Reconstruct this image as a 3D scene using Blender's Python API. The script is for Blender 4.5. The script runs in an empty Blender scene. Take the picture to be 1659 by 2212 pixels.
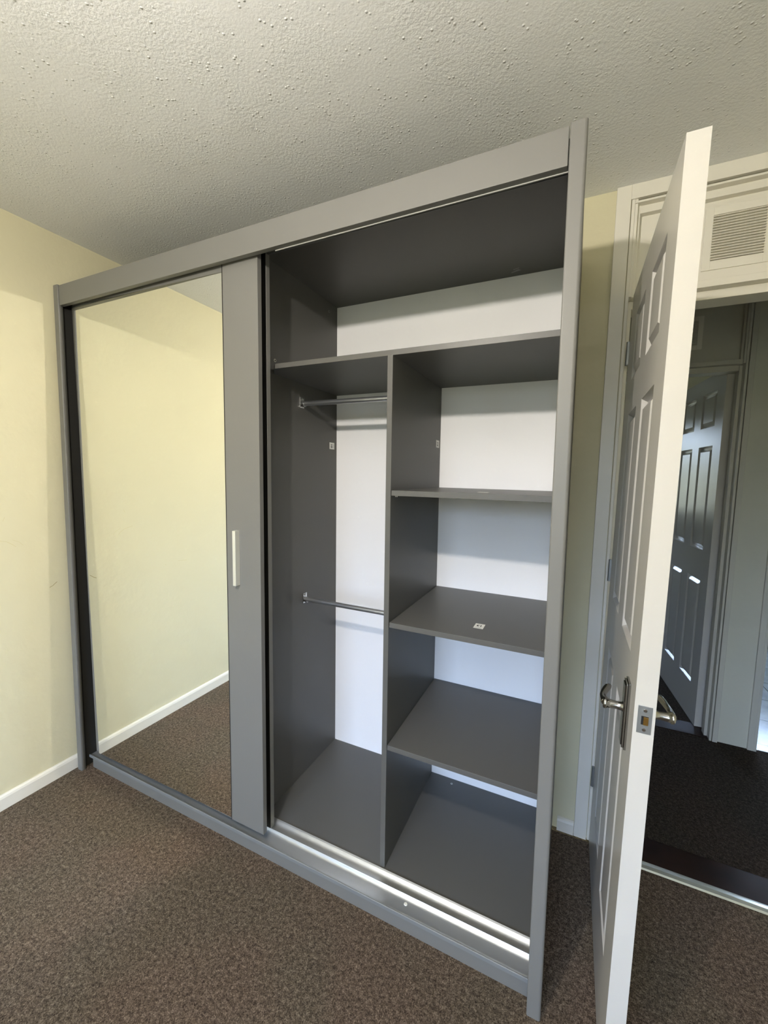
import bpy, bmesh, math, random
from math import sin, cos, pi, radians
from mathutils import Vector, Matrix, Euler

random.seed(7)
S = bpy.context.scene
COL = S.collection

# ------------------------------------------------------------------ camera
cam_d = bpy.data.cameras.new('camera')
cam = bpy.data.objects.new('camera', cam_d)
COL.objects.link(cam)
cam.location = (1.9979, -1.0036, 1.3765)
cam.rotation_euler = Euler((1.4798, -0.0208, 0.4378), 'XYZ')
cam_d.sensor_fit = 'VERTICAL'
cam_d.sensor_height = 24.0
cam_d.lens = 24.0 * 877.19 / 2212.0
cam_d.clip_start = 0.02
cam_d.clip_end = 100
S.camera = cam

# ------------------------------------------------------------------ view
S.view_settings.view_transform = 'Standard'
S.view_settings.look = 'None'
S.view_settings.gamma = 1.0
S.view_settings.use_curve_mapping = False
S.view_settings.exposure = 0.12

# ------------------------------------------------------------------ light levels
LAMP = 146.0            # bulb emission strength
LAMP_COL = (1.0, 0.93, 0.84)
SKY = 34.0
SKY_COL = (0.54, 0.71, 1.02)
GROUND_COL = (0.10, 0.11, 0.09)
BULB = Vector((1.50, -1.24, 2.060))

world = bpy.data.worlds.new('sky')
S.world = world
world.use_nodes = True
wt = world.node_tree
for n in list(wt.nodes): wt.nodes.remove(n)
w_out = wt.nodes.new('ShaderNodeOutputWorld')
w_bg = wt.nodes.new('ShaderNodeBackground')
w_tc = wt.nodes.new('ShaderNodeTexCoord')
w_sep = wt.nodes.new('ShaderNodeSeparateXYZ')
w_map = wt.nodes.new('ShaderNodeMapRange')
w_map.inputs['From Min'].default_value = 0.02
w_map.inputs['From Max'].default_value = 0.30
w_mix = wt.nodes.new('ShaderNodeMix'); w_mix.data_type = 'RGBA'
w_mix.inputs[6].default_value = (*GROUND_COL, 1)
w_mix.inputs[7].default_value = (*SKY_COL, 1)
wt.links.new(w_tc.outputs['Generated'], w_sep.inputs[0])
wt.links.new(w_sep.outputs['Z'], w_map.inputs['Value'])
wt.links.new(w_map.outputs[0], w_mix.inputs[0])
wt.links.new(w_mix.outputs[2], w_bg.inputs['Color'])
w_bg.inputs['Strength'].default_value = SKY
wt.links.new(w_bg.outputs[0], w_out.inputs[0])

S.cycles.max_bounces = 9
S.cycles.diffuse_bounces = 5
S.cycles.glossy_bounces = 5
S.cycles.transparent_max_bounces = 8
S.cycles.sample_clamp_indirect = 0.0
S.cycles.blur_glossy = 0.0
S.cycles.caustics_reflective = True
S.cycles.use_guiding = True            # finds the bulb's light thrown onto the wall by the mirror
S.cycles.use_surface_guiding = True
S.cycles.guiding_training_samples = 64
S.cycles.use_denoising = True

# ------------------------------------------------------------------ helpers
def srgb(r, g, b):
    f = lambda c: (c / 255 / 12.92) if c / 255 <= 0.04045 else ((c / 255 + 0.055) / 1.055) ** 2.4
    return (f(r), f(g), f(b))

def mat(name, col, rough=0.5, metal=0.0, spec=0.5, bump=None, var=None, coat=0.0):
    """bump=(scale, strength, distance, detail); var=(scale, amount)"""
    m = bpy.data.materials.new(name)
    m.use_nodes = True
    t = m.node_tree
    b = t.nodes['Principled BSDF']
    b.inputs['Base Color'].default_value = (*col, 1)
    b.inputs['Roughness'].default_value = rough
    b.inputs['Metallic'].default_value = metal
    b.inputs['Specular IOR Level'].default_value = spec
    b.inputs['Coat Weight'].default_value = coat
    geo = t.nodes.new('ShaderNodeNewGeometry')
    if var:
        n = t.nodes.new('ShaderNodeTexNoise'); n.inputs['Scale'].default_value = var[0]
        n.inputs['Detail'].default_value = 4
        t.links.new(geo.outputs['Position'], n.inputs['Vector'])
        r = t.nodes.new('ShaderNodeValToRGB')
        a = var[1]
        r.color_ramp.elements[0].position = 0.3
        r.color_ramp.elements[1].position = 0.7
        r.color_ramp.elements[0].color = (*[c * (1 - a) for c in col], 1)
        r.color_ramp.elements[1].color = (*[min(1, c * (1 + a)) for c in col], 1)
        t.links.new(n.outputs['Fac'], r.inputs[0])
        t.links.new(r.outputs[0], b.inputs['Base Color'])
    if bump:
        n = t.nodes.new('ShaderNodeTexNoise'); n.inputs['Scale'].default_value = bump[0]
        n.inputs['Detail'].default_value = bump[3]
        t.links.new(geo.outputs['Position'], n.inputs['Vector'])
        bp = t.nodes.new('ShaderNodeBump')
        bp.inputs['Strength'].default_value = bump[1]
        bp.inputs['Distance'].default_value = bump[2]
        t.links.new(n.outputs['Fac'], bp.inputs['Height'])
        t.links.new(bp.outputs[0], b.inputs['Normal'])
    return m

M = {}
M['wall'] = mat('pale_yellow_paint', srgb(204, 198, 168), 0.75, spec=0.3, bump=(38, 0.25, 0.004, 5))
M['hall_wall'] = mat('hall_paint', srgb(196, 194, 180), 0.75, spec=0.3, bump=(38, 0.25, 0.004, 5))
M['trim'] = mat('white_gloss_trim', srgb(219, 215, 204), 0.34, bump=(60, 0.12, 0.002, 3))
M['hall_trim'] = mat('hall_trim_paint', srgb(190, 187, 176), 0.34, bump=(60, 0.12, 0.002, 3))
M['leaf'] = mat('white_gloss_door', srgb(193, 190, 184), 0.26, bump=(90, 0.10, 0.0015, 3))
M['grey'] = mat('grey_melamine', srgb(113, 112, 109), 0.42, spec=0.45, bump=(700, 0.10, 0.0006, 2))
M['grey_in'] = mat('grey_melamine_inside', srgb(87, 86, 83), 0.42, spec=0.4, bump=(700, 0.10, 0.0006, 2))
M['back'] = mat('white_hardboard', srgb(238, 237, 238), 0.55, spec=0.3)
M['dark'] = mat('dark_void_board', srgb(40, 40, 40), 0.6)
M['alu'] = mat('brushed_aluminium', srgb(190, 192, 192), 0.40, metal=0.75)
M['alu_lip'] = mat('grey_anodised_lip', srgb(122, 124, 124), 0.55, metal=0.1)
M['rod'] = mat('satin_steel', srgb(178, 180, 184), 0.32, metal=0.9)
M['chrome'] = mat('chrome', srgb(205, 205, 205), 0.12, metal=1.0)
M['handle'] = mat('satin_handle', srgb(222, 222, 214), 0.35, metal=0.55)
M['nickel'] = mat('satin_nickel', srgb(165, 165, 164), 0.20, metal=1.0)
M['latch'] = mat('dull_latch_steel', srgb(150, 152, 152), 0.45, metal=0.8)
M['brass'] = mat('brass_latch', srgb(150, 116, 60), 0.35, metal=0.9)
M['sticker'] = mat('white_paper', srgb(226, 226, 220), 0.6)
M['ink'] = mat('black_ink', srgb(25, 25, 25), 0.6)
M['smudge'] = mat('grey_smudge', srgb(135, 135, 132), 0.7)
M['scuff'] = mat('grey_scuff', srgb(196, 188, 150), 0.8)
M['scuff_dark'] = mat('dark_scuff', srgb(150, 138, 100), 0.8)
M['mirror'] = mat('mirror_glass', (0.93, 0.95, 0.935), 0.0, metal=1.0)
M['dark_strip'] = mat('dark_gap_strip', srgb(38, 37, 34), 0.7)
M['pale_edge'] = mat('pale_track_edge', srgb(176, 176, 174), 0.4)
M['black'] = mat('black_gap', srgb(14, 14, 14), 0.7)
M['wood'] = mat('dark_varnished_wood', srgb(34, 20, 13), 0.30, spec=0.14, var=(9, 0.35))
M['plastic'] = mat('white_plastic', srgb(215, 213, 205), 0.4)
M['strip'] = mat('worn_threshold_metal', srgb(185, 185, 172), 0.3, metal=0.55, bump=(120, 0.1, 0.002, 3))
M['cab'] = mat('kitchen_white', srgb(200, 200, 196), 0.4)

def ceiling_mat():
    m = mat('textured_ceiling', srgb(232, 233, 234), 0.8, spec=0.25)
    t = m.node_tree; b = t.nodes['Principled BSDF']
    geo = t.nodes.new('ShaderNodeNewGeometry')
    n1 = t.nodes.new('ShaderNodeTexNoise'); n1.inputs['Scale'].default_value = 120; n1.inputs['Detail'].default_value = 6; n1.inputs['Roughness'].default_value = 0.6
    n2 = t.nodes.new('ShaderNodeTexVoronoi'); n2.inputs['Scale'].default_value = 70; n2.inputs['Randomness'].default_value = 1.0
    n3 = t.nodes.new('ShaderNodeTexNoise'); n3.inputs['Scale'].default_value = 5; n3.inputs['Detail'].default_value = 2
    n4 = t.nodes.new('ShaderNodeTexNoise'); n4.inputs['Scale'].default_value = 33; n4.inputs['Detail'].default_value = 0
    for n in (n1, n2, n3, n4): t.links.new(geo.outputs['Position'], n.inputs['Vector'])
    # scattered nodules: small voronoi dots, only where a noise mask is high
    mr = t.nodes.new('ShaderNodeMapRange'); mr.inputs['From Min'].default_value = 0.0; mr.inputs['From Max'].default_value = 0.26
    mr.inputs['To Min'].default_value = 1.0; mr.inputs['To Max'].default_value = 0.0
    t.links.new(n2.outputs['Distance'], mr.inputs['Value'])
    mk = t.nodes.new('ShaderNodeMapRange'); mk.inputs['From Min'].default_value = 0.42; mk.inputs['From Max'].default_value = 0.66
    t.links.new(n4.outputs['Fac'], mk.inputs['Value'])
    dots = t.nodes.new('ShaderNodeMath'); dots.operation = 'MULTIPLY'
    t.links.new(mr.outputs[0], dots.inputs[0]); t.links.new(mk.outputs[0], dots.inputs[1])
    amp = t.nodes.new('ShaderNodeMapRange'); amp.inputs['From Min'].default_value = 0.35; amp.inputs['From Max'].default_value = 0.6
    amp.inputs['To Min'].default_value = 0.35; amp.inputs['To Max'].default_value = 1.0
    t.links.new(n3.outputs['Fac'], amp.inputs['Value'])
    rough = t.nodes.new('ShaderNodeMath'); rough.operation = 'MULTIPLY'
    t.links.new(n1.outputs['Fac'], rough.inputs[0]); t.links.new(amp.outputs[0], rough.inputs[1])
    add = t.nodes.new('ShaderNodeMath'); add.operation = 'MULTIPLY_ADD'; add.inputs[1].default_value = 1.0
    t.links.new(dots.outputs[0], add.inputs[0]); t.links.new(rough.outputs[0], add.inputs[2])
    bp = t.nodes.new('ShaderNodeBump'); bp.inputs['Strength'].default_value = 1.0; bp.inputs['Distance'].default_value = 0.0022
    t.links.new(add.outputs[0], bp.inputs['Height']); t.links.new(bp.outputs[0], b.inputs['Normal'])
    return m
M['ceiling'] = ceiling_mat()

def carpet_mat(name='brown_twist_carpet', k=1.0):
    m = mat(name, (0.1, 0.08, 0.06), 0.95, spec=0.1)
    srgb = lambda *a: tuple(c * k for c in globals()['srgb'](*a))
    t = m.node_tree; b = t.nodes['Principled BSDF']
    geo = t.nodes.new('ShaderNodeNewGeometry')
    def noise(scale, det, rgh=0.5, dist=0.0):
        n = t.nodes.new('ShaderNodeTexNoise'); n.inputs['Scale'].default_value = scale
        n.inputs['Detail'].default_value = det; n.inputs['Roughness'].default_value = rgh
        n.inputs['Distortion'].default_value = dist
        t.links.new(geo.outputs['Position'], n.inputs['Vector']); return n
    fine = noise(300, 6, 0.8, 0.6)
    mid = noise(95, 3, 0.6, 0.4)
    big = noise(3.0, 2)
    r = t.nodes.new('ShaderNodeValToRGB')
    e = r.color_ramp.elements
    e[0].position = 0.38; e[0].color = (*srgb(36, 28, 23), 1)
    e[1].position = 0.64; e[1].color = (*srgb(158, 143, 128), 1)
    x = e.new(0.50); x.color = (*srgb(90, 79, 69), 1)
    mixv = t.nodes.new('ShaderNodeMath'); mixv.operation = 'MULTIPLY_ADD'; mixv.inputs[1].default_value = 0.72
    sc = t.nodes.new('ShaderNodeMath'); sc.operation = 'MULTIPLY'; sc.inputs[1].default_value = 0.28
    t.links.new(mid.outputs['Fac'], sc.inputs[0])
    t.links.new(fine.outputs['Fac'], mixv.inputs[0]); t.links.new(sc.outputs[0], mixv.inputs[2])
    t.links.new(mixv.outputs[0], r.inputs[0])
    tint = t.nodes.new('ShaderNodeMix'); tint.data_type = 'RGBA'; tint.blend_type = 'MULTIPLY'
    r2 = t.nodes.new('ShaderNodeValToRGB')
    r2.color_ramp.elements[0].position = 0.4; r2.color_ramp.elements[0].color = (1.0, 0.94, 0.88, 1)
    r2.color_ramp.elements[1].position = 0.6; r2.color_ramp.elements[1].color = (0.92, 0.93, 0.86, 1)
    t.links.new(big.outputs['Fac'], r2.inputs[0])
    tint.inputs[0].default_value = 1.0
    t.links.new(r.outputs[0], tint.inputs[6]); t.links.new(r2.outputs[0], tint.inputs[7])
    t.links.new(tint.outputs[2], b.inputs['Base Color'])
    bp = t.nodes.new('ShaderNodeBump'); bp.inputs['Strength'].default_value = 0.9; bp.inputs['Distance'].default_value = 0.004
    t.links.new(mixv.outputs[0], bp.inputs['Height']); t.links.new(bp.outputs[0], b.inputs['Normal'])
    return m
M['carpet'] = carpet_mat()
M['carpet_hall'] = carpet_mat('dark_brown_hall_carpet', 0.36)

def tile_mat():
    m = mat('stone_effect_tiles', srgb(150, 155, 165), 0.22)
    t = m.node_tree; b = t.nodes['Principled BSDF']
    geo = t.nodes.new('ShaderNodeNewGeometry')
    mp = t.nodes.new('ShaderNodeMapping'); mp.inputs['Location'].default_value = (0.06, -0.24, 0)
    br = t.nodes.new('ShaderNodeTexBrick'); br.offset = 0.0
    br.inputs['Scale'].default_value = 1.0
    br.inputs['Brick Width'].default_value = 0.30; br.inputs['Row Height'].default_value = 0.29
    br.inputs['Mortar Size'].default_value = 0.0022
    br.inputs['Color1'].default_value = (*srgb(176, 182, 190), 1); br.inputs['Color2'].default_value = (*srgb(160, 166, 174), 1)
    br.inputs['Mortar'].default_value = (*srgb(70, 74, 80), 1)
    n = t.nodes.new('ShaderNodeTexNoise'); n.inputs['Scale'].default_value = 14; n.inputs['Detail'].default_value = 8
    t.links.new(geo.outputs['Position'], mp.inputs['Vector']); t.links.new(mp.outputs[0], br.inputs['Vector'])
    t.links.new(geo.outputs['Position'], n.inputs['Vector'])
    mx = t.nodes.new('ShaderNodeMix'); mx.data_type = 'RGBA'; mx.blend_type = 'MULTIPLY'; mx.inputs[0].default_value = 0.5
    t.links.new(br.outputs['Color'], mx.inputs[6]); t.links.new(n.outputs['Fac'], mx.inputs[7])
    t.links.new(mx.outputs[2], b.inputs['Base Color'])
    bp = t.nodes.new('ShaderNodeBump'); bp.inputs['Strength'].default_value = 0.3; bp.inputs['Distance'].default_value = 0.004
    t.links.new(n.outputs['Fac'], bp.inputs['Height']); t.links.new(bp.outputs[0], b.inputs['Normal'])
    return m
M['tiles'] = tile_mat()

def glass_mat():
    m = bpy.data.materials.new('window_pane'); m.use_nodes = True
    t = m.node_tree
    for n in list(t.nodes): t.nodes.remove(n)
    o = t.nodes.new('ShaderNodeOutputMaterial'); tr = t.nodes.new('ShaderNodeBsdfTransparent')
    g = t.nodes.new('ShaderNodeBsdfGlossy'); g.inputs['Roughness'].default_value = 0.02
    mx = t.nodes.new('ShaderNodeMixShader'); mx.inputs[0].default_value = 0.06
    t.links.new(tr.outputs[0], mx.inputs[1]); t.links.new(g.outputs[0], mx.inputs[2]); t.links.new(mx.outputs[0], o.inputs[0])
    return m
M['glass'] = glass_mat()

def emit_mat(name, col, s):
    m = bpy.data.materials.new(name); m.use_nodes = True
    b = m.node_tree.nodes['Principled BSDF']
    b.inputs['Base Color'].default_value = (*col, 1)
    b.inputs['Emission Color'].default_value = (*col, 1)
    b.inputs['Emission Strength'].default_value = s
    return m

# --- mesh helpers
def bm_box(bm, x0, x1, y0, y1, z0, z1, mi=0):
    v = [bm.verts.new(p) for p in ((x0,y0,z0),(x1,y0,z0),(x1,y1,z0),(x0,y1,z0),(x0,y0,z1),(x1,y0,z1),(x1,y1,z1),(x0,y1,z1))]
    fs = [bm.faces.new([v[i] for i in q]) for q in ((0,3,2,1),(4,5,6,7),(0,1,5,4),(1,2,6,5),(2,3,7,6),(3,0,4,7))]
    for f in fs: f.material_index = mi
    return v

def bm_quad(bm, pts, mi=0):
    f = bm.faces.new([bm.verts.new(p) for p in pts]); f.material_index = mi
    return f

def bm_cyl(bm, a, b, r0, r1=None, n=24, mi=0, cap=True):
    a = Vector(a); b = Vector(b); r1 = r0 if r1 is None else r1
    d = (b - a).normalized(); u = d.orthogonal().normalized(); w = d.cross(u)
    A = [bm.verts.new(a + (u*cos(2*pi*i/n) + w*sin(2*pi*i/n))*r0) for i in range(n)]
    B = [bm.verts.new(b + (u*cos(2*pi*i/n) + w*sin(2*pi*i/n))*r1) for i in range(n)]
    for i in range(n):
        j = (i+1) % n
        f = bm.faces.new((A[i], A[j], B[j], B[i])); f.smooth = True; f.material_index = mi
    if cap: caps(bm, A, B, mi)

def caps(bm, A, B, mi=0):
    """end caps with vertices of their own, so the sides shade cleanly"""
    for R in (A[::-1], B):
        bm.faces.new([bm.verts.new(v.co) for v in R]).material_index = mi

def bm_extrude_x(bm, prof, x0, x1, mi=0, smooth=False):
    """closed profile of (y,z) extruded along x"""
    A = [bm.verts.new((x0, y, z)) for y, z in prof]; B = [bm.verts.new((x1, y, z)) for y, z in prof]
    n = len(prof)
    for i in range(n):
        j = (i+1) % n
        f = bm.faces.new((A[i], A[j], B[j], B[i])); f.material_index = mi; f.smooth = smooth
    caps(bm, A, B, mi)

def bm_sweep(bm, pts, radii, n=16, mi=0, flat=1.0):
    """tube through points with varying radius"""
    P = [Vector(p) for p in pts]; rings = []
    up = Vector((0, 0, 1))
    for i, p in enumerate(P):
        d = (P[min(i+1, len(P)-1)] - P[max(i-1, 0)]).normalized()
        u = d.cross(up)
        if u.length < 1e-3: u = d.cross(Vector((0, 1, 0)))
        u.normalize(); w = u.cross(d).normalized()
        rings.append([bm.verts.new(p + (u*cos(2*pi*k/n) + w*sin(2*pi*k/n)*flat)*radii[i]) for k in range(n)])
    for a, b in zip(rings, rings[1:]):
        for k in range(n):
            f = bm.faces.new((a[k], a[(k+1)%n], b[(k+1)%n], b[k])); f.smooth = True; f.material_index = mi
    bm.faces.new(rings[0][::-1]).material_index = mi; bm.faces.new(rings[-1]).material_index = mi

def link(name, bm, mats, parent=None, xf=None, bevel=0.0, seg=2):
    if xf:
        for v in bm.verts: v.co = xf(v.co)
    bmesh.ops.recalc_face_normals(bm, faces=bm.faces)
    me = bpy.data.meshes.new(name); bm.to_mesh(me); bm.free()
    for m in (mats if isinstance(mats, (list, tuple)) else [mats]): me.materials.append(M[m] if isinstance(m, str) else m)
    o = bpy.data.objects.new(name, me); COL.objects.link(o)
    if parent is not None: o.parent = parent
    if bevel:
        b = o.modifiers.new('bevel', 'BEVEL'); b.width = bevel; b.segments = seg; b.limit_method = 'ANGLE'; b.angle_limit = radians(40)
        b.harden_normals = False
    return o

def struct(o, kind='structure'):
    o['kind'] = kind; return o

def thing(name, label, cat, group=None):
    o = bpy.data.objects.new(name, None); COL.objects.link(o); o.empty_display_size = 0.1
    o['label'] = label; o['category'] = cat
    if group: o['group'] = group
    return o

def box(name, b, m, parent=None, xf=None, bevel=0.0):
    bm = bmesh.new(); bm_box(bm, *b); return link(name, bm, m, parent, xf, bevel)

# ------------------------------------------------------------------ room constants
XL = -0.0229          # left wall face
YB = 0.6489           # back wall face (wall with the door)
WT = 0.120            # partition thickness
ZC = 2.3495           # ceiling
YF = -3.20            # wall behind the camera
XR = 3.02             # right wall of the bedroom
CY0, CY1 = YB + WT, 1.610     # corridor
FT = 0.125            # far partition thickness
FY = CY1 + FT
KX = 2.91             # left side of the kitchen opening
XP = 2.835            # partition between far room and kitchen (its left face)
YE = 4.60             # outer wall

# --- floors
struct(box('floor', (XL-0.12, XR+0.12, YF-0.12, 0.628, -0.15, 0.0), 'carpet'))
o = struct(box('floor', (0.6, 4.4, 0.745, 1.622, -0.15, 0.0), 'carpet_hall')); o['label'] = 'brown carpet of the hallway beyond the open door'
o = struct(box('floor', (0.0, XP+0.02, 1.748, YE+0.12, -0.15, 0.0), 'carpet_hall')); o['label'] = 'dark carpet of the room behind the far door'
o = struct(box('floor', (XP+0.02, 4.9, 1.622, YE+0.12, -0.15, -0.001), 'tiles')); o['label'] = 'blue grey stone effect floor tiles of the far right room'
# --- ceilings
struct(box('ceiling', (XL-0.12, XR+0.12, YF-0.12, YB+0.04, ZC, ZC+0.15), 'ceiling'))
struct(box('ceiling', (0.0, 4.9, YB+0.04, YE+0.12, ZC, ZC+0.15), 'ceiling'))['label'] = 'white ceiling over the hallway and the far rooms'

# --- walls of the bedroom
bm = bmesh.new()
bm_box(bm, XL-0.12, XL, YF-0.12, YB+WT, 0, ZC)
def scuff(pts, w, mi):
    e = XL + 0.0003
    for (y0, z0), (y1, z1) in zip(pts, pts[1:]):
        d = Vector((y1-y0, z1-z0)).normalized(); nrm = Vector((-d.y, d.x)) * w * 0.5
        bm_quad(bm, [(e, y0-nrm.x, z0-nrm.y), (e, y1-nrm.x, z1-nrm.y), (e, y1+nrm.x, z1+nrm.y), (e, y0+nrm.x, z0+nrm.y)], mi)
scuff([(-0.24, 1.094), (-0.215, 1.088), (-0.195, 1.082), (-0.179, 1.070), (-0.166, 1.058)], 0.0022, 1)
scuff([(-0.059, 0.864), (-0.046, 0.870), (-0.041, 0.875), (-0.030, 0.883)], 0.0022, 2)
scuff([(-0.196, 1.180), (-0.203, 1.164)], 0.002, 1)
scuff([(-0.142, 1.060), (-0.155, 1.076), (-0.176, 1.087)], 0.0016, 1)
scuff([(-0.495, 0.868), (-0.553, 0.864)], 0.0022, 1)
scuff([(-0.416, 0.861), (-0.421, 0.860)], 0.004, 1)
struct(link('wall_left', bm, ['wall', 'scuff', 'scuff_dark']))

OX0, OX1 = 2.118, 2.862      # structural opening of the bedroom doorway
bm = bmesh.new()
bm_box(bm, XL, OX0, YB, YB+WT, 0, ZC)
bm_box(bm, OX1, XR+0.12, YB, YB+WT, 0, ZC)
struct(link('wall_back', bm, ['wall']))
bm = bmesh.new(); bm_box(bm, XR, XR+0.12, YF-0.12, YB, 0, ZC)
struct(link('wall_right', bm, 'wall'))
WX0, WX1, WZ0, WZ1 = 0.75, 2.35, 0.95, 2.06
def wall_with_window(name, y0, y1, x0, x1, wx0, wx1, wz0, wz1, m):
    bm = bmesh.new()
    bm_box(bm, x0, wx0, y0, y1, 0, ZC); bm_box(bm, wx1, x1, y0, y1, 0, ZC)
    bm_box(bm, wx0, wx1, y0, y1, 0, wz0); bm_box(bm, wx0, wx1, y0, y1, wz1, ZC)
    return struct(link(name, bm, m))
def window(name, ya, x0, x1, z0, z1, nm=2):
    bm = bmesh.new(); f = 0.05
    bm_box(bm, x0, x1, ya-0.03, ya+0.03, z0, z0+f); bm_box(bm, x0, x1, ya-0.03, ya+0.03, z1-f, z1)
    bm_box(bm, x0, x0+f, ya-0.03, ya+0.03, z0+f, z1-f); bm_box(bm, x1-f, x1, ya-0.03, ya+0.03, z0+f, z1-f)
    for i in range(1, nm):
        xm = x0 + (x1-x0)*i/nm; bm_box(bm, xm-0.03, xm+0.03, ya-0.03, ya+0.03, z0+f, z1-f)
    w = struct(link(name, bm, 'plastic'))
    bm = bmesh.new(); bm_box(bm, x0+f*0.5, x1-f*0.5, ya-0.003, ya+0.003, z0+f*0.5, z1-f*0.5)
    link('pane', bm, 'glass', w)
    return w
def portal(name, x, y, z, w, h, rz):
    l = bpy.data.lights.new(name, 'AREA'); l.shape = 'RECTANGLE'; l.size = w; l.size_y = h; l.cycles.is_portal = True
    o = bpy.data.objects.new(name, l); COL.objects.link(o); o.location = (x, y, z); o.rotation_euler = (radians(90), 0, rz)
wall_with_window('wall_front', YF-0.12, YF, XL, XR, WX0, WX1, WZ0, WZ1, 'wall')
window('window_1', YF-0.07, WX0, WX1, WZ0, WZ1)
portal('window_daylight', (WX0+WX1)/2, YF-0.13, (WZ0+WZ1)/2, WX1-WX0, WZ1-WZ0, pi)

# --- hallway and the rooms beyond
FX0, FX1 = 2.005, 2.752      # structural opening in the far partition
bm = bmesh.new()
bm_box(bm, 0.0, FX0, CY1, FY, 0, ZC); bm_box(bm, FX1, KX, CY1, FY, 0, ZC)
bm_box(bm, 3.72, 4.9, CY1, FY, 0, ZC); bm_box(bm, KX, 3.72, CY1, FY, 2.02, ZC)
struct(link('wall_hallway_far', bm, 'hall_wall'))
struct(box('wall_hallway_left', (0.48, 0.6, CY0, CY1, 0, ZC), 'hall_wall'))
struct(box('wall_hallway_right', (4.4, 4.52, YB, CY1, 0, ZC), 'hall_wall'))
struct(box('wall_hallway_near', (XR+0.12, 4.4, YB, CY0, 0, ZC), 'hall_wall'))
struct(box('wall_partition', (XP, KX, FY, YE, 0, ZC), 'wall'))
struct(box('wall_far_room_left', (-0.12, 0.0, CY1, YE, 0, ZC), 'wall'))
struct(box('wall_kitchen_right', (4.9, 5.02, CY1, YE, 0, ZC), 'hall_wall'))
bm = bmesh.new()
for a, b_ in ((-0.12, 1.27), (1.78, 3.15), (4.55, 5.02)): bm_box(bm, a, b_, YE, YE+0.12, 0, ZC)
for a, b_ in ((1.27, 1.78), (3.15, 4.55)):
    bm_box(bm, a, b_, YE, YE+0.12, 0, 1.0); bm_box(bm, a, b_, YE, YE+0.12, 2.02, ZC)
struct(link('wall_outer', bm, 'wall'))
window('window_2', YE+0.07, 1.27, 1.78, 1.0, 2.02, 1)
window('window_3', YE+0.07, 3.15, 4.55, 1.0, 2.02)
portal('far_room_daylight', 1.525, YE+0.13, 1.51, 0.51, 1.02, 0)
portal('kitchen_daylight', 3.85, YE+0.13, 1.51, 1.4, 1.02, 0)

# --- skirting boards
def skirt_prof(h, t):
    return [(0, 0), (t, 0), (t, h-0.012), (t-0.003, h-0.004), (t-0.009, h), (0, h)]
bm = bmesh.new()
pr = skirt_prof(0.060, 0.014)
A = [bm.verts.new((XL+u, YF, z)) for u, z in pr]; B = [bm.verts.new((XL+u, YB, z)) for u, z in pr]
for i in range(6): bm.faces.new((A[i], A[(i+1)%6], B[(i+1)%6], B[i]))
bm.faces.new(A); bm.faces.new(B[::-1])
struct(link('baseboard_left', bm, 'trim'))
bm = bmesh.new(); bm_extrude_x(bm, [(YB-u, z) for u, z in skirt_prof(0.052, 0.014)], 2.012, 2.071)
bm_extrude_x(bm, [(YB-u, z) for u, z in skirt_prof(0.052, 0.014)], 2.909, XR-0.014)
struct(link('baseboard_back', bm, 'trim'))
bm = bmesh.new(); bm_box(bm, XR-0.014, XR, YF, YB, 0, 0.055); struct(link('baseboard_right', bm, 'trim'))

# ------------------------------------------------------------------ door frames (full height, vent panel over the door)
def door_frame(name, y, xi0, xi1, aw, tm, ztop_leaf, mirror=False):
    """y: face of the wall on the near side; xi0..xi1: clear opening between the linings"""
    bm = bmesh.new()
    e = 0.0135
    # linings through the wall
    for s, xa in ((1, xi0), (-1, xi1)):
        x0, x1 = sorted((xa, xa - s*0.010)); bm_box(bm, x0, x1, y-0.009, y+WT, 0, ZC)
        # architrave
        x0, x1 = sorted((xa - s*0.0125, xa - s*(0.0125+aw))); bm_box(bm, x0, x1, y-e, y, 0, ZC)
        # door stop
        x0, x1 = sorted((xa, xa + s*0.014)); bm_box(bm, x0, x1, y+0.030, y+0.075, 0, ztop_leaf+0.004)
        # stepped beads beside the vent panel
        x0, x1 = sorted((xa, xa + s*0.009)); bm_box(bm, x0, x1, y-0.006, y+WT, ztop_leaf+0.006, ZC-0.045)
        x0, x1 = sorted((xa + s*0.009, xa + s*0.018)); bm_box(bm, x0, x1, y+0.010, y+WT, ztop_leaf+0.006, ZC-0.045)
    # head architrave and stepped head
    bm_box(bm, xi0-0.0125, xi1+0.0125, y-e, y, ZC-0.046, ZC)
    bm_box(bm, xi0, xi1, y-0.011, y+WT, ZC-0.060, ZC-0.0535)
    bm_box(bm, xi0, xi1, y+0.012, y+WT, ZC-0.084, ZC-0.060)
    bm_box(bm, xi0, xi1, y+0.004, y+WT, ZC-0.0535, ZC)
    # vent panel
    bm_box(bm, xi0+0.009, xi1-0.009, y+0.034, y+0.06, ztop_leaf+0.030, ZC-0.075)
    # transom, stop under it and the lining head
    bm_box(bm, xi0, xi1, y+0.006, y+WT, ztop_leaf+0.008, ztop_leaf+0.030)
    bm_box(bm, xi0, xi1, y+0.038, y+WT, ztop_leaf-0.020, ztop_leaf+0.008)
    return struct(link(name, bm, tm, bevel=0.0012))
door_frame('trim_1', YB, 2.128, 2.852, 0.043, 'trim', 1.987)
door_frame('trim_2', CY1, 2.015, 2.727, 0.022, 'hall_trim', 1.955)

# casing of the kitchen opening
bm = bmesh.new()
bm_box(bm, KX-0.024, KX, CY1-0.012, CY1, 0, 2.02); bm_box(bm, KX, KX+0.012, CY1-0.012, FY, 0, 2.02)
bm_box(bm, 3.708, 3.72, CY1-0.012, FY, 0, 2.02); bm_box(bm, KX+0.012, 3.708, CY1-0.012, FY, 2.008, 2.02)
struct(link('trim_3', bm, 'hall_trim', bevel=0.001))

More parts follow.
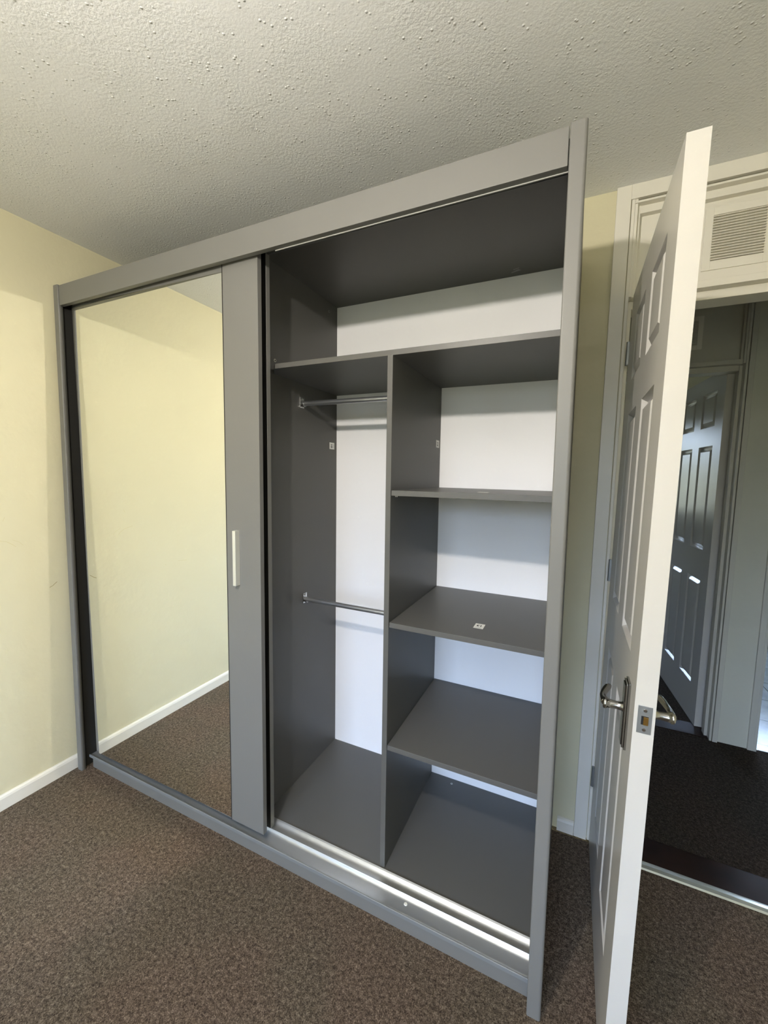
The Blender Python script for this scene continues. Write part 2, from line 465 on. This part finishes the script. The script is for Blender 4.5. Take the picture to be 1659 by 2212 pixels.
# thresholds
bm = bmesh.new()
bm_box(bm, 2.128, 2.852, 0.628, 0.748, -0.02, 0.003)
struct(link('trim_4', bm, 'wood', bevel=0.002))['label'] = 'dark varnished wooden door sill between bedroom and hallway carpet'
bm = bmesh.new()
bm_extrude_x(bm, [(0.594, 0.0), (0.598, 0.005), (0.610, 0.007), (0.622, 0.0055), (0.630, 0.003), (0.630, -0.004), (0.594, -0.004)], 2.14, 2.86)
struct(link('trim_5', bm, 'strip'))['label'] = 'worn pale metal carpet strip along the bedroom door sill'
bm = bmesh.new(); bm_box(bm, 2.005, 2.74, 1.618, 1.750, -0.02, 0.003)
struct(link('trim_6', bm, 'wood', bevel=0.002))['label'] = 'dark wooden door sill under the far hallway door'

# ------------------------------------------------------------------ ventilation grilles
def grille(x0, x1, z0, z1, y, n, label, px0, px1, pz0, pz1):
    t = thing('air_vent', label, 'air vent', 'grilles in the panels over the doors')
    t.location = ((px0+px1)/2, y, pz0)
    off = Vector(t.location)
    xf = lambda c: c - off
    bm = bmesh.new()
    h = (z1 - z0) / n
    # faceplate around the louvres
    bm_box(bm, px0, x0, y-0.002, y+0.004, pz0, pz1); bm_box(bm, x1, px1, y-0.002, y+0.004, pz0, pz1)
    bm_box(bm, x0, x1, y-0.002, y+0.004, pz0, z0); bm_box(bm, x0, x1, y-0.002, y+0.004, z1, pz1)
    link('faceplate', bm, 'trim', t, xf, bevel=0.0006)
    bm = bmesh.new()
    for i in range(n):
        za = z0 + i*h
        bm_extrude_x(bm, [(y-0.0075, za+0.05*h), (y-0.0075, za+0.20*h), (y-0.001, za+h*0.80), (y+0.0042, za+h*0.80), (y+0.0042, za+0.62*h)], x0-0.001, x1+0.001)
    bm_box(bm, x0, x1, y+0.0042, y+0.005, z0, z1)
    link('louvre_panel', bm, 'trim', t, xf)
    return t
grille(2.352, 2.484, 2.083, 2.222, YB+0.032, 17, 'white louvred vent grille in the panel over the open bedroom door', 2.330, 2.506, 2.055, 2.244)
grille(2.40, 2.530, 2.078, 2.200, CY1+0.032, 17, 'dark louvred vent grille over the far hallway door', 2.378, 2.552, 2.055, 2.222)

# ------------------------------------------------------------------ six panel door leaf
def leaf_mesh(bm, W, H, T, near=0.113, far=0.140, mull=0.100, sgn=1):
    """leaf lies along +v (0 at hinge .. W), thickness 0..T on u, height w. Returns verts in (u, v, w)"""
    pw = (W - near - far - mull) / 2
    cols = [(far, far+pw), (far+pw+mull, W-near)]
    rows = [(0.210, 0.815), (0.982, 1.570), (1.676, 1.874)]
    vs = sorted({0, W, *[a for c in cols for a in c]}); ws = sorted({0, H, *[a for r in rows for a in r]})
    def is_panel(v0, w0): return any(abs(c[0]-v0) < 1e-6 for c in cols) and any(abs(r[0]-w0) < 1e-6 for r in rows)
    for side in (0, 1):
        u0 = 0.0 if side == 0 else T
        inn = 1 if side == 0 else -1
        for v0, v1 in zip(vs, vs[1:]):
            for w0, w1 in zip(ws, ws[1:]):
                if not is_panel(v0, w0):
                    bm_quad(bm, [(u0, v0, w0), (u0, v1, w0), (u0, v1, w1), (u0, v0, w1)])
                else:
                    prev = [(u0, v0, w0), (u0, v1, w0), (u0, v1, w1), (u0, v0, w1)]
                    for ins, dep in ((0.002, 0.0020), (0.010, 0.0125), (0.0125, 0.0130), (0.030, 0.0008), (0.031, 0.0005)):
                        cur = [(u0+inn*dep, v0+ins, w0+ins), (u0+inn*dep, v1-ins, w0+ins), (u0+inn*dep, v1-ins, w1-ins), (u0+inn*dep, v0+ins, w1-ins)]
                        for k in range(4):
                            bm_quad(bm, [prev[k], prev[(k+1)%4], cur[(k+1)%4], cur[k]])
                        prev = cur
                    bm_quad(bm, prev)
    bm_quad(bm, [(0, 0, 0), (T, 0, 0), (T, 0, H), (0, 0, H)]); bm_quad(bm, [(0, W, 0), (T, W, 0), (T, W, H), (0, W, H)])
    bm_quad(bm, [(0, 0, 0), (0, W, 0), (T, W, 0), (T, 0, 0)]); bm_quad(bm, [(0, 0, H), (0, W, H), (T, W, H), (T, 0, H)])
    bmesh.ops.remove_doubles(bm, verts=bm.verts, dist=0.0002)

HX, HY, LW, LT = 2.1333, 0.6295, 0.7077, 0.0370
def leaf_xf(c):      # local (u, v, w) -> world, leaf opened into the bedroom, a touch out of plumb
    z = c.z + 0.010
    return Vector((HX + c.x + 0.0012*c.y + 0.0082*(z-1.0), HY - c.y, z))
bm = bmesh.new(); leaf_mesh(bm, LW, 1.981, LT)
door1 = struct(link('door_1', bm, 'leaf', None, leaf_xf))
door1['label'] = 'white six panel bedroom door standing open edge on beside the wardrobe'

def lever_set(side, parent, vc, wc, name='lever_handle'):
    """side -1: on the u=0 face, +1: on the u=T face. vc/wc = spindle position on the leaf"""
    u = 0.0 if side < 0 else LT
    s = side
    bm = bmesh.new()
    # backplate with a raised rim
    def plate(inset, ua, ub):
        v0, v1, w0, w1 = vc-0.021+inset, vc+0.021-inset, wc-0.088+inset, wc+0.062-inset
        a, b_ = sorted((u+s*ua, u+s*ub)); bm_box(bm, a, b_, v0, v1, w0, w1)
    plate(0.0, 0.0, 0.005); plate(0.003, 0.005, 0.009); plate(0.007, 0.009, 0.0108)
    pl = link('backplate', bm, 'nickel', parent, leaf_xf, bevel=0.0012)
    bm = bmesh.new()
    c = lambda d, v=0.0, w=0.0: (u+s*d, vc+v, wc+w)
    # flared neck
    pr = [(0.0070, 0.0125), (0.010, 0.0125), (0.0125, 0.0095), (0.022, 0.0085), (0.034, 0.0095), (0.041, 0.0105), (0.0425, 0.0125), (0.047, 0.0125), (0.049, 0.0095)]
    bm_sweep(bm, [c(d) for d, r in pr], [r for d, r in pr], 20)
    # scrolled lever running back towards the hinges (decreasing v)
    lv = [(0.0, 0.0, 0.0095), (-0.012, 0.001, 0.0085), (-0.026, -0.001, 0.0070), (-0.042, -0.003, 0.0066), (-0.056, -0.002, 0.0070), (-0.067, 0.002, 0.0078), (-0.074, 0.005, 0.0078), (-0.079, 0.007, 0.0055)]
    dep = [0.043, 0.044, 0.046, 0.046, 0.043, 0.038, 0.034, 0.031]
    bm_sweep(bm, [c(dep[i], a, b_) for i, (a, b_, r) in enumerate(lv)], [r for a, b_, r in lv], 16, flat=0.75)
    link(name, bm, 'nickel', pl, leaf_xf)
vs = LW - 0.0775
wsp = 0.868
lever_set(-1, door1, vs, wsp); lever_set(1, door1, vs, wsp - 0.002)

# latch faceplate on the free edge
bm = bmesh.new()
def edge_box(u0, u1, w0, w1, d0, d1, mi=0): bm_box(bm, u0, u1, LW+d0, LW+d1, w0, w1, mi)
edge_box(0.0065, 0.0315, 0.860, 0.917, -0.001, 0.0012)
lp = link('latch_plate', bm, 'latch', door1, leaf_xf, bevel=0.0004)
bm = bmesh.new()
edge_box(0.013, 0.0255, 0.8785, 0.8965, 0.0010, 0.0018, 1)
bm_box(bm, 0.0165, 0.0250, LW+0.0016, LW+0.0050, 0.8795, 0.8955, 0)
link('latch_bolt', bm, ['brass', 'black'], lp, leaf_xf, bevel=0.0003)
for wz in (0.9080, 0.8680):
    bm = bmesh.new(); bm_cyl(bm, (0.019, LW+0.0010, wz), (0.019, LW+0.0022, wz), 0.0038, 0.0032, 20)
    bm_box(bm, 0.0158, 0.0222, LW+0.0021, LW+0.00235, wz-0.0005, wz+0.0005, 1)
    link('screw', bm, ['chrome', 'ink'], lp, leaf_xf)
# hinges
for wz in (0.215, 1.005, 1.755):
    bm = bmesh.new()
    bm_cyl(bm, (-0.0045, -0.006, wz), (-0.0045, -0.006, wz+0.078), 0.0045, n=16)
    bm_box(bm, -0.0045, 0.030, -0.0012, 0.0, wz, wz+0.078)
    link('hinge', bm, 'latch', door1, leaf_xf)

# far door leaf, ajar into the far room
ang = radians(5.6)
def leaf2_xf(c):
    x = -c.x; y = c.y
    return Vector((2.7215 + x*cos(ang) - y*sin(ang), 1.716 + x*sin(ang)*-1*-1 + y*cos(ang), c.z + 0.006))
bm = bmesh.new(); leaf_mesh(bm, 0.700, 1.944+0.02, 0.036, far=0.100, near=0.115, mull=0.100)
door2 = struct(link('door_2', bm, 'leaf', None, leaf2_xf))
door2['label'] = 'white six panel door ajar in the far wall of the hallway'

# ------------------------------------------------------------------ kitchen cabinet glimpsed beyond
cab = thing('kitchen_cabinet', 'white base cabinet with dark plinth on the tiled floor at the far right edge', 'cabinet')
cab.location = (3.50, 3.50, 0)
cx = lambda c: c - Vector((3.50, 3.50, 0))
box('plinth', (3.58, 4.18, 3.62, 4.10, 0, 0.10), 'black', cab, cx)
box('body', (3.57, 4.19, 3.56, 4.12, 0.10, 0.86), 'cab', cab, cx, 0.002)
d_ = box('door', (3.575, 4.185, 3.54, 3.558, 0.105, 0.855), 'cab', cab, cx, 0.002)
box('handle', (3.62, 3.632, 3.515, 3.54, 0.66, 0.80), 'chrome', d_, cx, 0.002)
box('worktop', (3.55, 4.21, 3.53, 4.14, 0.86, 0.895), 'wood', cab, cx, 0.003)

# ------------------------------------------------------------------ wardrobe
W_, H_ = 1.9979, 2.1323
SW = 0.0344
SX, SY = -0.0078, 0.0029
def wx(c):           # the carcass stands very slightly out of plumb
    return Vector((c.x + SX*c.z, c.y + SY*c.z, c.z))
XP0, XP1 = 0.9738, 0.9915     # middle panel
XD0, XD1 = 1.4776, 1.4953     # divider of the right half
YI = 0.1405                   # front of the inner boards
D_ = 0.6373                   # face of the back panel
ZF = 0.0627                   # floor board
ZT = 2.1282
TB = 0.0165
wr = thing('wardrobe', 'large grey sliding door wardrobe, mirrored left half shut, shelved right half open', 'wardrobe')

def wbox(name, b, m='grey', parent=None, bevel=0.0008):
    bm = bmesh.new(); bm_box(bm, *b); return link(name, bm, m, parent if parent is not None else wr, wx, bevel)

# side panels with rounded front stiles
for nm, x0, x1, s in (('left', 0.0, SW, 1), ('right', W_-SW, W_, -1)):
    bm = bmesh.new()
    # stile with rounded outer front edge
    prof = []
    r1, r2 = 0.007, 0.0035
    y1 = 0.0175
    xo, xi = (x0, x1) if s == 1 else (x1, x0)
    n = 6
    prof.append((xo, y1))
    for k in range(n+1):
        a = pi/2*k/n; prof.append((xo + s*(r1 - r1*cos(a)), r1 - r1*sin(a)))
    for k in range(n+1):
        a = pi/2*k/n; prof.append((xi - s*(r2 - r2*sin(a)), r2 - r2*cos(a)))
    prof.append((xi, y1))
    A = [bm.verts.new((x, y, 0)) for x, y in prof]; B = [bm.verts.new((x, y, H_)) for x, y in prof]
    k = len(prof)
    for i in range(k):
        f = bm.faces.new((A[i], A[(i+1)%k], B[(i+1)%k], B[i])); f.smooth = 0 < i < k-1 and i != n+1
    caps(bm, A, B)
    link('stile', bm, 'grey', wr, wx)
    xa, xb = (0.0, 0.018) if s == 1 else (W_-0.018, W_)
    if s == -1:
        xb -= 0.003
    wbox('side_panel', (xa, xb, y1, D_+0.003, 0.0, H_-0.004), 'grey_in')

bm = bmesh.new(); bm_box(bm, 0.0180, 0.0186, 0.0176, 0.125, 0.0, 2.11); link('gap_dark_strip', bm, 'dark_strip', wr, wx)  # dark strip added so the gap beside the left stile stays dark
wbox('header', (SW+0.0008, W_-SW-0.0022, 0.0047, 0.0225, 2.0495, 2.1297), bevel=0.0010)
bm = bmesh.new(); bm_box(bm, 1.150, W_-0.019, 0.0226, 0.0254, 2.0474, 2.116, 1); bm_box(bm, 0.019, 1.150, 0.0226, 0.0240, 2.0520, 2.116); bm_box(bm, 0.019, W_-0.019, 0.0250, 0.105, 2.112, 2.116)
bm_box(bm, 0.019, W_-0.019, 0.062, 0.064, 2.092, 2.112)
bm_box(bm, 0.019, W_-0.019, 0.103, 0.105, 2.094, 2.112)
link('top_track', bm, ['alu_lip', 'pale_edge'], wr, wx)
wbox('plinth', (0.052, W_-SW-0.001, 0.0388, 0.0540, 0.0, 0.0462))
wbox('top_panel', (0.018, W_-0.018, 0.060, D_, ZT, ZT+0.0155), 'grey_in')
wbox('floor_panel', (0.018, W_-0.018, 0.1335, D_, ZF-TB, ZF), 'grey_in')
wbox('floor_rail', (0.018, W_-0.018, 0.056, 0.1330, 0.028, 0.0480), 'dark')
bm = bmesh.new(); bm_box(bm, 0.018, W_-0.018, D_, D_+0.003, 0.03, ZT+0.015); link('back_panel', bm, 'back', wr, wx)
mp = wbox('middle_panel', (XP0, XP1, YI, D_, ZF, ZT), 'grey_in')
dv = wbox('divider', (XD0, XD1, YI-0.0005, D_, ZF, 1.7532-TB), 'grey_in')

# bottom running track
bm = bmesh.new()
pr = [(0.0335, 0.0470), (0.0335, 0.0578), (0.0350, 0.0588), (0.0372, 0.0585), (0.0392, 0.0560), (0.046, 0.0545), (0.058, 0.0545), (0.069, 0.0552),
      (0.077, 0.0560), (0.0838, 0.0580), (0.0864, 0.0618), (0.0880, 0.0668), (0.0890, 0.0675), (0.0900, 0.0660), (0.0905, 0.0580), (0.094, 0.0548), (0.104, 0.0545),
      (0.112, 0.0550), (0.118, 0.0565), (0.1235, 0.0600), (0.1285, 0.0648), (0.1330, 0.0668), (0.1330, 0.0490), (0.0560, 0.0490), (0.0560, 0.0470)]
A = [bm.verts.new((SW+0.0003, y, z)) for y, z in pr]; B = [bm.verts.new((W_-SW-0.0003, y, z)) for y, z in pr]
for i in range(len(pr)):
    f = bm.faces.new((A[i], A[(i+1)%len(pr)], B[(i+1)%len(pr)], B[i])); f.smooth = 3 <= i <= 19
    f.material_index = 1 if i < 3 or i > 20 else 0
caps(bm, A, B)
tr = link('bottom_track', bm, ['alu', 'alu_lip'], wr, wx)
bm = bmesh.new(); bm_cyl(bm, (1.600, 0.0705, 0.0550), (1.600, 0.0705, 0.0566), 0.0058, 0.0045, 20)
link('screw', bm, 'plastic', tr, wx)

# shelves
sh = {}
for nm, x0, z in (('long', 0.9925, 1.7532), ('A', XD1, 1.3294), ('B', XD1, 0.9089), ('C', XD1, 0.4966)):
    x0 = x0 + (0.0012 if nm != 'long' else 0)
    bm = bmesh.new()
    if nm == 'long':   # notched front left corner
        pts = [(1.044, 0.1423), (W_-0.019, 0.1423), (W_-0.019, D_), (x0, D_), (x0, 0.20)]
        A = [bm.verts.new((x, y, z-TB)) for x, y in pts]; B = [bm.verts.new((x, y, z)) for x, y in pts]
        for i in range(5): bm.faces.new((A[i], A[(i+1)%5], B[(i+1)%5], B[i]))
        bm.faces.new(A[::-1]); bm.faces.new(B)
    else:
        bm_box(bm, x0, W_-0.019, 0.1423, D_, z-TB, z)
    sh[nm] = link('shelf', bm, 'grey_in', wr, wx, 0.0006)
# two shelf studs showing under the highest small shelf
bm = bmesh.new()
for x in (1.508, 1.513): bm_cyl(bm, (x, 0.150, 1.3294-TB-0.0035), (x, 0.150, 1.3294-TB), 0.0015, n=10)
link('shelf_stud', bm, 'plastic', sh['A'], wx)

# hanging rails
def rail(y, z, flip):
    bm = bmesh.new(); bm_cyl(bm, (XP1+0.004, y, z), (XD0-0.004, y, z), 0.0098, n=28)
    r = link('hanging_rail', bm, 'rod', wr, wx)
    for x, s in ((XP1, 1), (XD0, -1)):
        bm = bmesh.new()
        bm_box(bm, *sorted((x, x+s*0.003)), y-0.013, y+0.013, z-0.016, z+0.026)
        # cradle around the bar, open at the top, and its screw
        for k in range(9):
            a0 = pi + pi*k/9; a1 = pi + pi*(k+1)/9
            q = [(y+0.0102*cos(a0), z+0.0102*sin(a0)), (y+0.0102*cos(a1), z+0.0102*sin(a1)), (y+0.0135*cos(a1), z+0.0135*sin(a1)), (y+0.0135*cos(a0), z+0.0135*sin(a0))]
            A = [bm.verts.new((x+s*0.002, a, b_)) for a, b_ in q]; B = [bm.verts.new((x+s*0.016, a, b_)) for a, b_ in q]
            for i in range(4): bm.faces.new((A[i], A[(i+1)%4], B[(i+1)%4], B[i]))
            bm.faces.new(A[::-1]); bm.faces.new(B)
        bm_cyl(bm, (x+s*0.003, y, z+0.019), (x+s*0.0075, y, z+0.019), 0.0052, 0.004, n=16)
        link('rail_bracket', bm, 'chrome', r, wx, 0.0005)
rail(0.368, 1.656, 1); rail(0.386, 0.844, 1)

# rings and screws in the boards
def cap(p, n, parent, m='plastic', r=0.0062):
    bm = bmesh.new(); p = Vector(p); n = Vector(n)
    bm_cyl(bm, p, p + n*0.0010, r, n=20); bm_cyl(bm, p + n*0.0008, p + n*0.0013, r*0.45, n=14, mi=1)
    link('fixing_cap', bm, [m, 'black'], parent, wx)
cap((XP1, 0.207, 1.786), (1, 0, 0), mp)
cap((XP1, 0.569, 2.089), (1, 0, 0), mp, 'smudge', 0.005)
fp = [c for c in wr.children if c.name.startswith('floor_panel')][0]
tp = [c for c in wr.children if c.name.startswith('top_panel')][0]
cap((1.595, 0.607, ZF), (0, 0, 1), fp, 'plastic', 0.0042)
bm = bmesh.new()
for q in ([(1.768, 0.583), (1.790, 0.575), (1.791, 0.580), (1.771, 0.588)], [(1.757, 0.604), (1.774, 0.594), (1.786, 0.587), (1.795, 0.598), (1.778, 0.602), (1.763, 0.608)]):
    bm_quad(bm, [(x, y, ZT-0.0003) for x, y in q])
link('smear', bm, 'smudge', tp, wx)

# number stickers
def sticker(num, parent, origin, ux, uy, w=0.041, h=0.030):
    """ux: reading direction, uy: up of the text, as unit vectors on the board"""
    ux = Vector(ux); uy = Vector(uy); nz = ux.cross(uy); o0 = Vector(origin)
    bm = bmesh.new()
    P = lambda a, b_, c=0.0: o0 + ux*a + uy*b_ + nz*c
    bm_quad(bm, [P(-w/2, -h/2, 0.0004), P(w/2, -h/2, 0.0004), P(w/2, h/2, 0.0004), P(-w/2, h/2, 0.0004)], 0)
    if num:
        cu = bpy.data.curves.new('digits', 'FONT'); cu.body = num; cu.size = 0.0185; cu.align_x = 'CENTER'; cu.align_y = 'CENTER'
        cu.offset = 0.0006; cu.resolution_u = 4
        to = bpy.data.objects.new('digits', cu); COL.objects.link(to)
        bpy.context.view_layer.update()
        me = bpy.data.meshes.new_from_object(to.evaluated_get(bpy.context.evaluated_depsgraph_get()))
        base = len(bm.verts)
        vs_ = [bm.verts.new(P(v.co.x, v.co.y - 0.0035, 0.0007)) for v in me.vertices]
        for pl in me.polygons:
            try: bm.faces.new([vs_[i] for i in pl.vertices]).material_index = 1
            except ValueError: pass
        bpy.data.objects.remove(to); bpy.data.meshes.remove(me); bpy.data.curves.remove(cu)
    # faint small print line above the number
    for k in range(7):
        a = -0.0085 + k*0.0026
        bm_quad(bm, [P(a, h/2-0.0085, 0.0006), P(a+0.0018, h/2-0.0085, 0.0006), P(a+0.0018, h/2-0.0060, 0.0006), P(a, h/2-0.0060, 0.0006)], 2)
    ob = link('sticker', bm, ['sticker', 'ink', 'smudge'], parent, wx)
    return ob
sticker('10', mp, (XP1, 0.596, 1.504), (0, 0, -1), (0, 1, 0), 0.030, 0.041)
sticker('12', dv, (XD1, 0.600, 1.5065), (0, 0, -1), (0, 1, 0), 0.030, 0.041)
sticker('13', sh['B'], (1.760, 0.247, 0.9089), (-1, 0, 0), (0, -1, 0), 0.030, 0.043)
sticker('', sh['A'], (1.758, 0.245, 1.3294), (-1, 0, 0), (0, -1, 0), 0.032, 0.040)

# sliding doors ------------------------------------------------
YD = 0.0330                # face of the front door
ZB = 0.0930
ZD = 2.0880
DXR = 1.0700
sd = None
def door_left(z): return 0.0655 + (2.05 - z)*0.0118
bm = bmesh.new()
x1 = 0.9205
# body of the door behind the mirror
for (a0, a1, b0, b1, y0, y1) in ((door_left(ZB), door_left(ZD), x1-0.0022, x1-0.0022, YD+0.0035, YD+0.018),):
    A = [bm.verts.new(p) for p in ((a0, y0, ZB), (b0, y0, ZB), (b0, y1, ZB), (a0, y1, ZB))]
    B = [bm.verts.new(p) for p in ((a1, y0, ZD), (b1, y0, ZD), (b1, y1, ZD), (a1, y1, ZD))]
    for i in range(4): bm.faces.new((A[i], A[(i+1)%4], B[(i+1)%4], B[i]))
    bm.faces.new(A[::-1]); bm.faces.new(B)
sd = link('sliding_door', bm, 'grey', wr, wx, 0.0006)
sd['label'] = 'front sliding door with full height mirror and grey stile'
box_stile = wbox('door_stile', (x1, DXR, YD, YD+0.018, ZB, ZD), 'grey', sd, 0.0008)
bm = bmesh.new(); bm_box(bm, x1-0.0036, x1, YD+0.0005, YD+0.0030, ZB, ZD); link('gap_strip', bm, 'black', sd, wx)
# mirror: trimmed very slightly out of square, as it sits in the door
mz = [(0.0660, 2.0520), (0.9166, 2.0335), (0.9166, 0.1000), (0.1120, 0.0900)]
bm = bmesh.new()
A = [bm.verts.new((x, YD+0.0035, z)) for x, z in mz]; B = [bm.verts.new((x, YD+0.0005, z)) for x, z in mz]
for i in range(4): bm.faces.new((A[i], A[(i+1)%4], B[(i+1)%4], B[i])).material_index = 1
bm.faces.new(A[::-1]).material_index = 1; bm.faces.new(B).material_index = 0
mi_ = link('mirror', bm, ['mirror', 'dark'], sd, wx)
# bar handle
bm = bmesh.new()
bm_box(bm, 0.9650, 0.9785, 0.0130, YD, 0.9870, 1.1770)
link('bar_handle', bm, 'handle', sd, wx, 0.0009)
# rear door pushed behind the front one
rd = wbox('sliding_door', (0.075, 1.0600, 0.0840, 0.1020, 0.0720, 2.0900), 'grey')
rd['label'] = 'rear sliding door parked behind the mirrored one'
link_bm = bmesh.new(); bm_box(link_bm, 0.077, 1.0590, 0.0820, 0.0838, 0.0740, 2.0880); link('black_gap_sheet', link_bm, 'black', rd, wx)  # black sheet added to paint the deep shade between the two doors

# ------------------------------------------------------------------ pendant lamp (behind and above the camera)
pl = thing('pendant_lamp', 'bare bulb hanging on a white cord from the bedroom ceiling', 'lamp')
pl.location = (BULB.x, BULB.y, ZC)
px = lambda c: c - Vector((BULB.x, BULB.y, ZC))
bm = bmesh.new(); bm_cyl(bm, (BULB.x, BULB.y, ZC), (BULB.x, BULB.y, ZC-0.022), 0.042, 0.034, 32); link('ceiling_rose', bm, 'plastic', pl, px, 0.002)
bm = bmesh.new(); bm_cyl(bm, (BULB.x, BULB.y, ZC-0.022), (BULB.x, BULB.y, BULB.z+0.095), 0.0035, n=12); link('cord', bm, 'plastic', pl, px)
bm = bmesh.new(); bm_cyl(bm, (BULB.x, BULB.y, BULB.z+0.095), (BULB.x, BULB.y, BULB.z+0.038), 0.012, 0.019, 24); link('bulb_holder', bm, 'plastic', pl, px, 0.001)
bm = bmesh.new(); bmesh.ops.create_uvsphere(bm, u_segments=24, v_segments=16, radius=0.022, matrix=Matrix.Translation(BULB) @ Matrix.Diagonal((1, 1, 1.2, 1)))
for f in bm.faces: f.smooth = True
link('bulb', bm, emit_mat('lit_bulb', LAMP_COL, LAMP*20), pl, px)
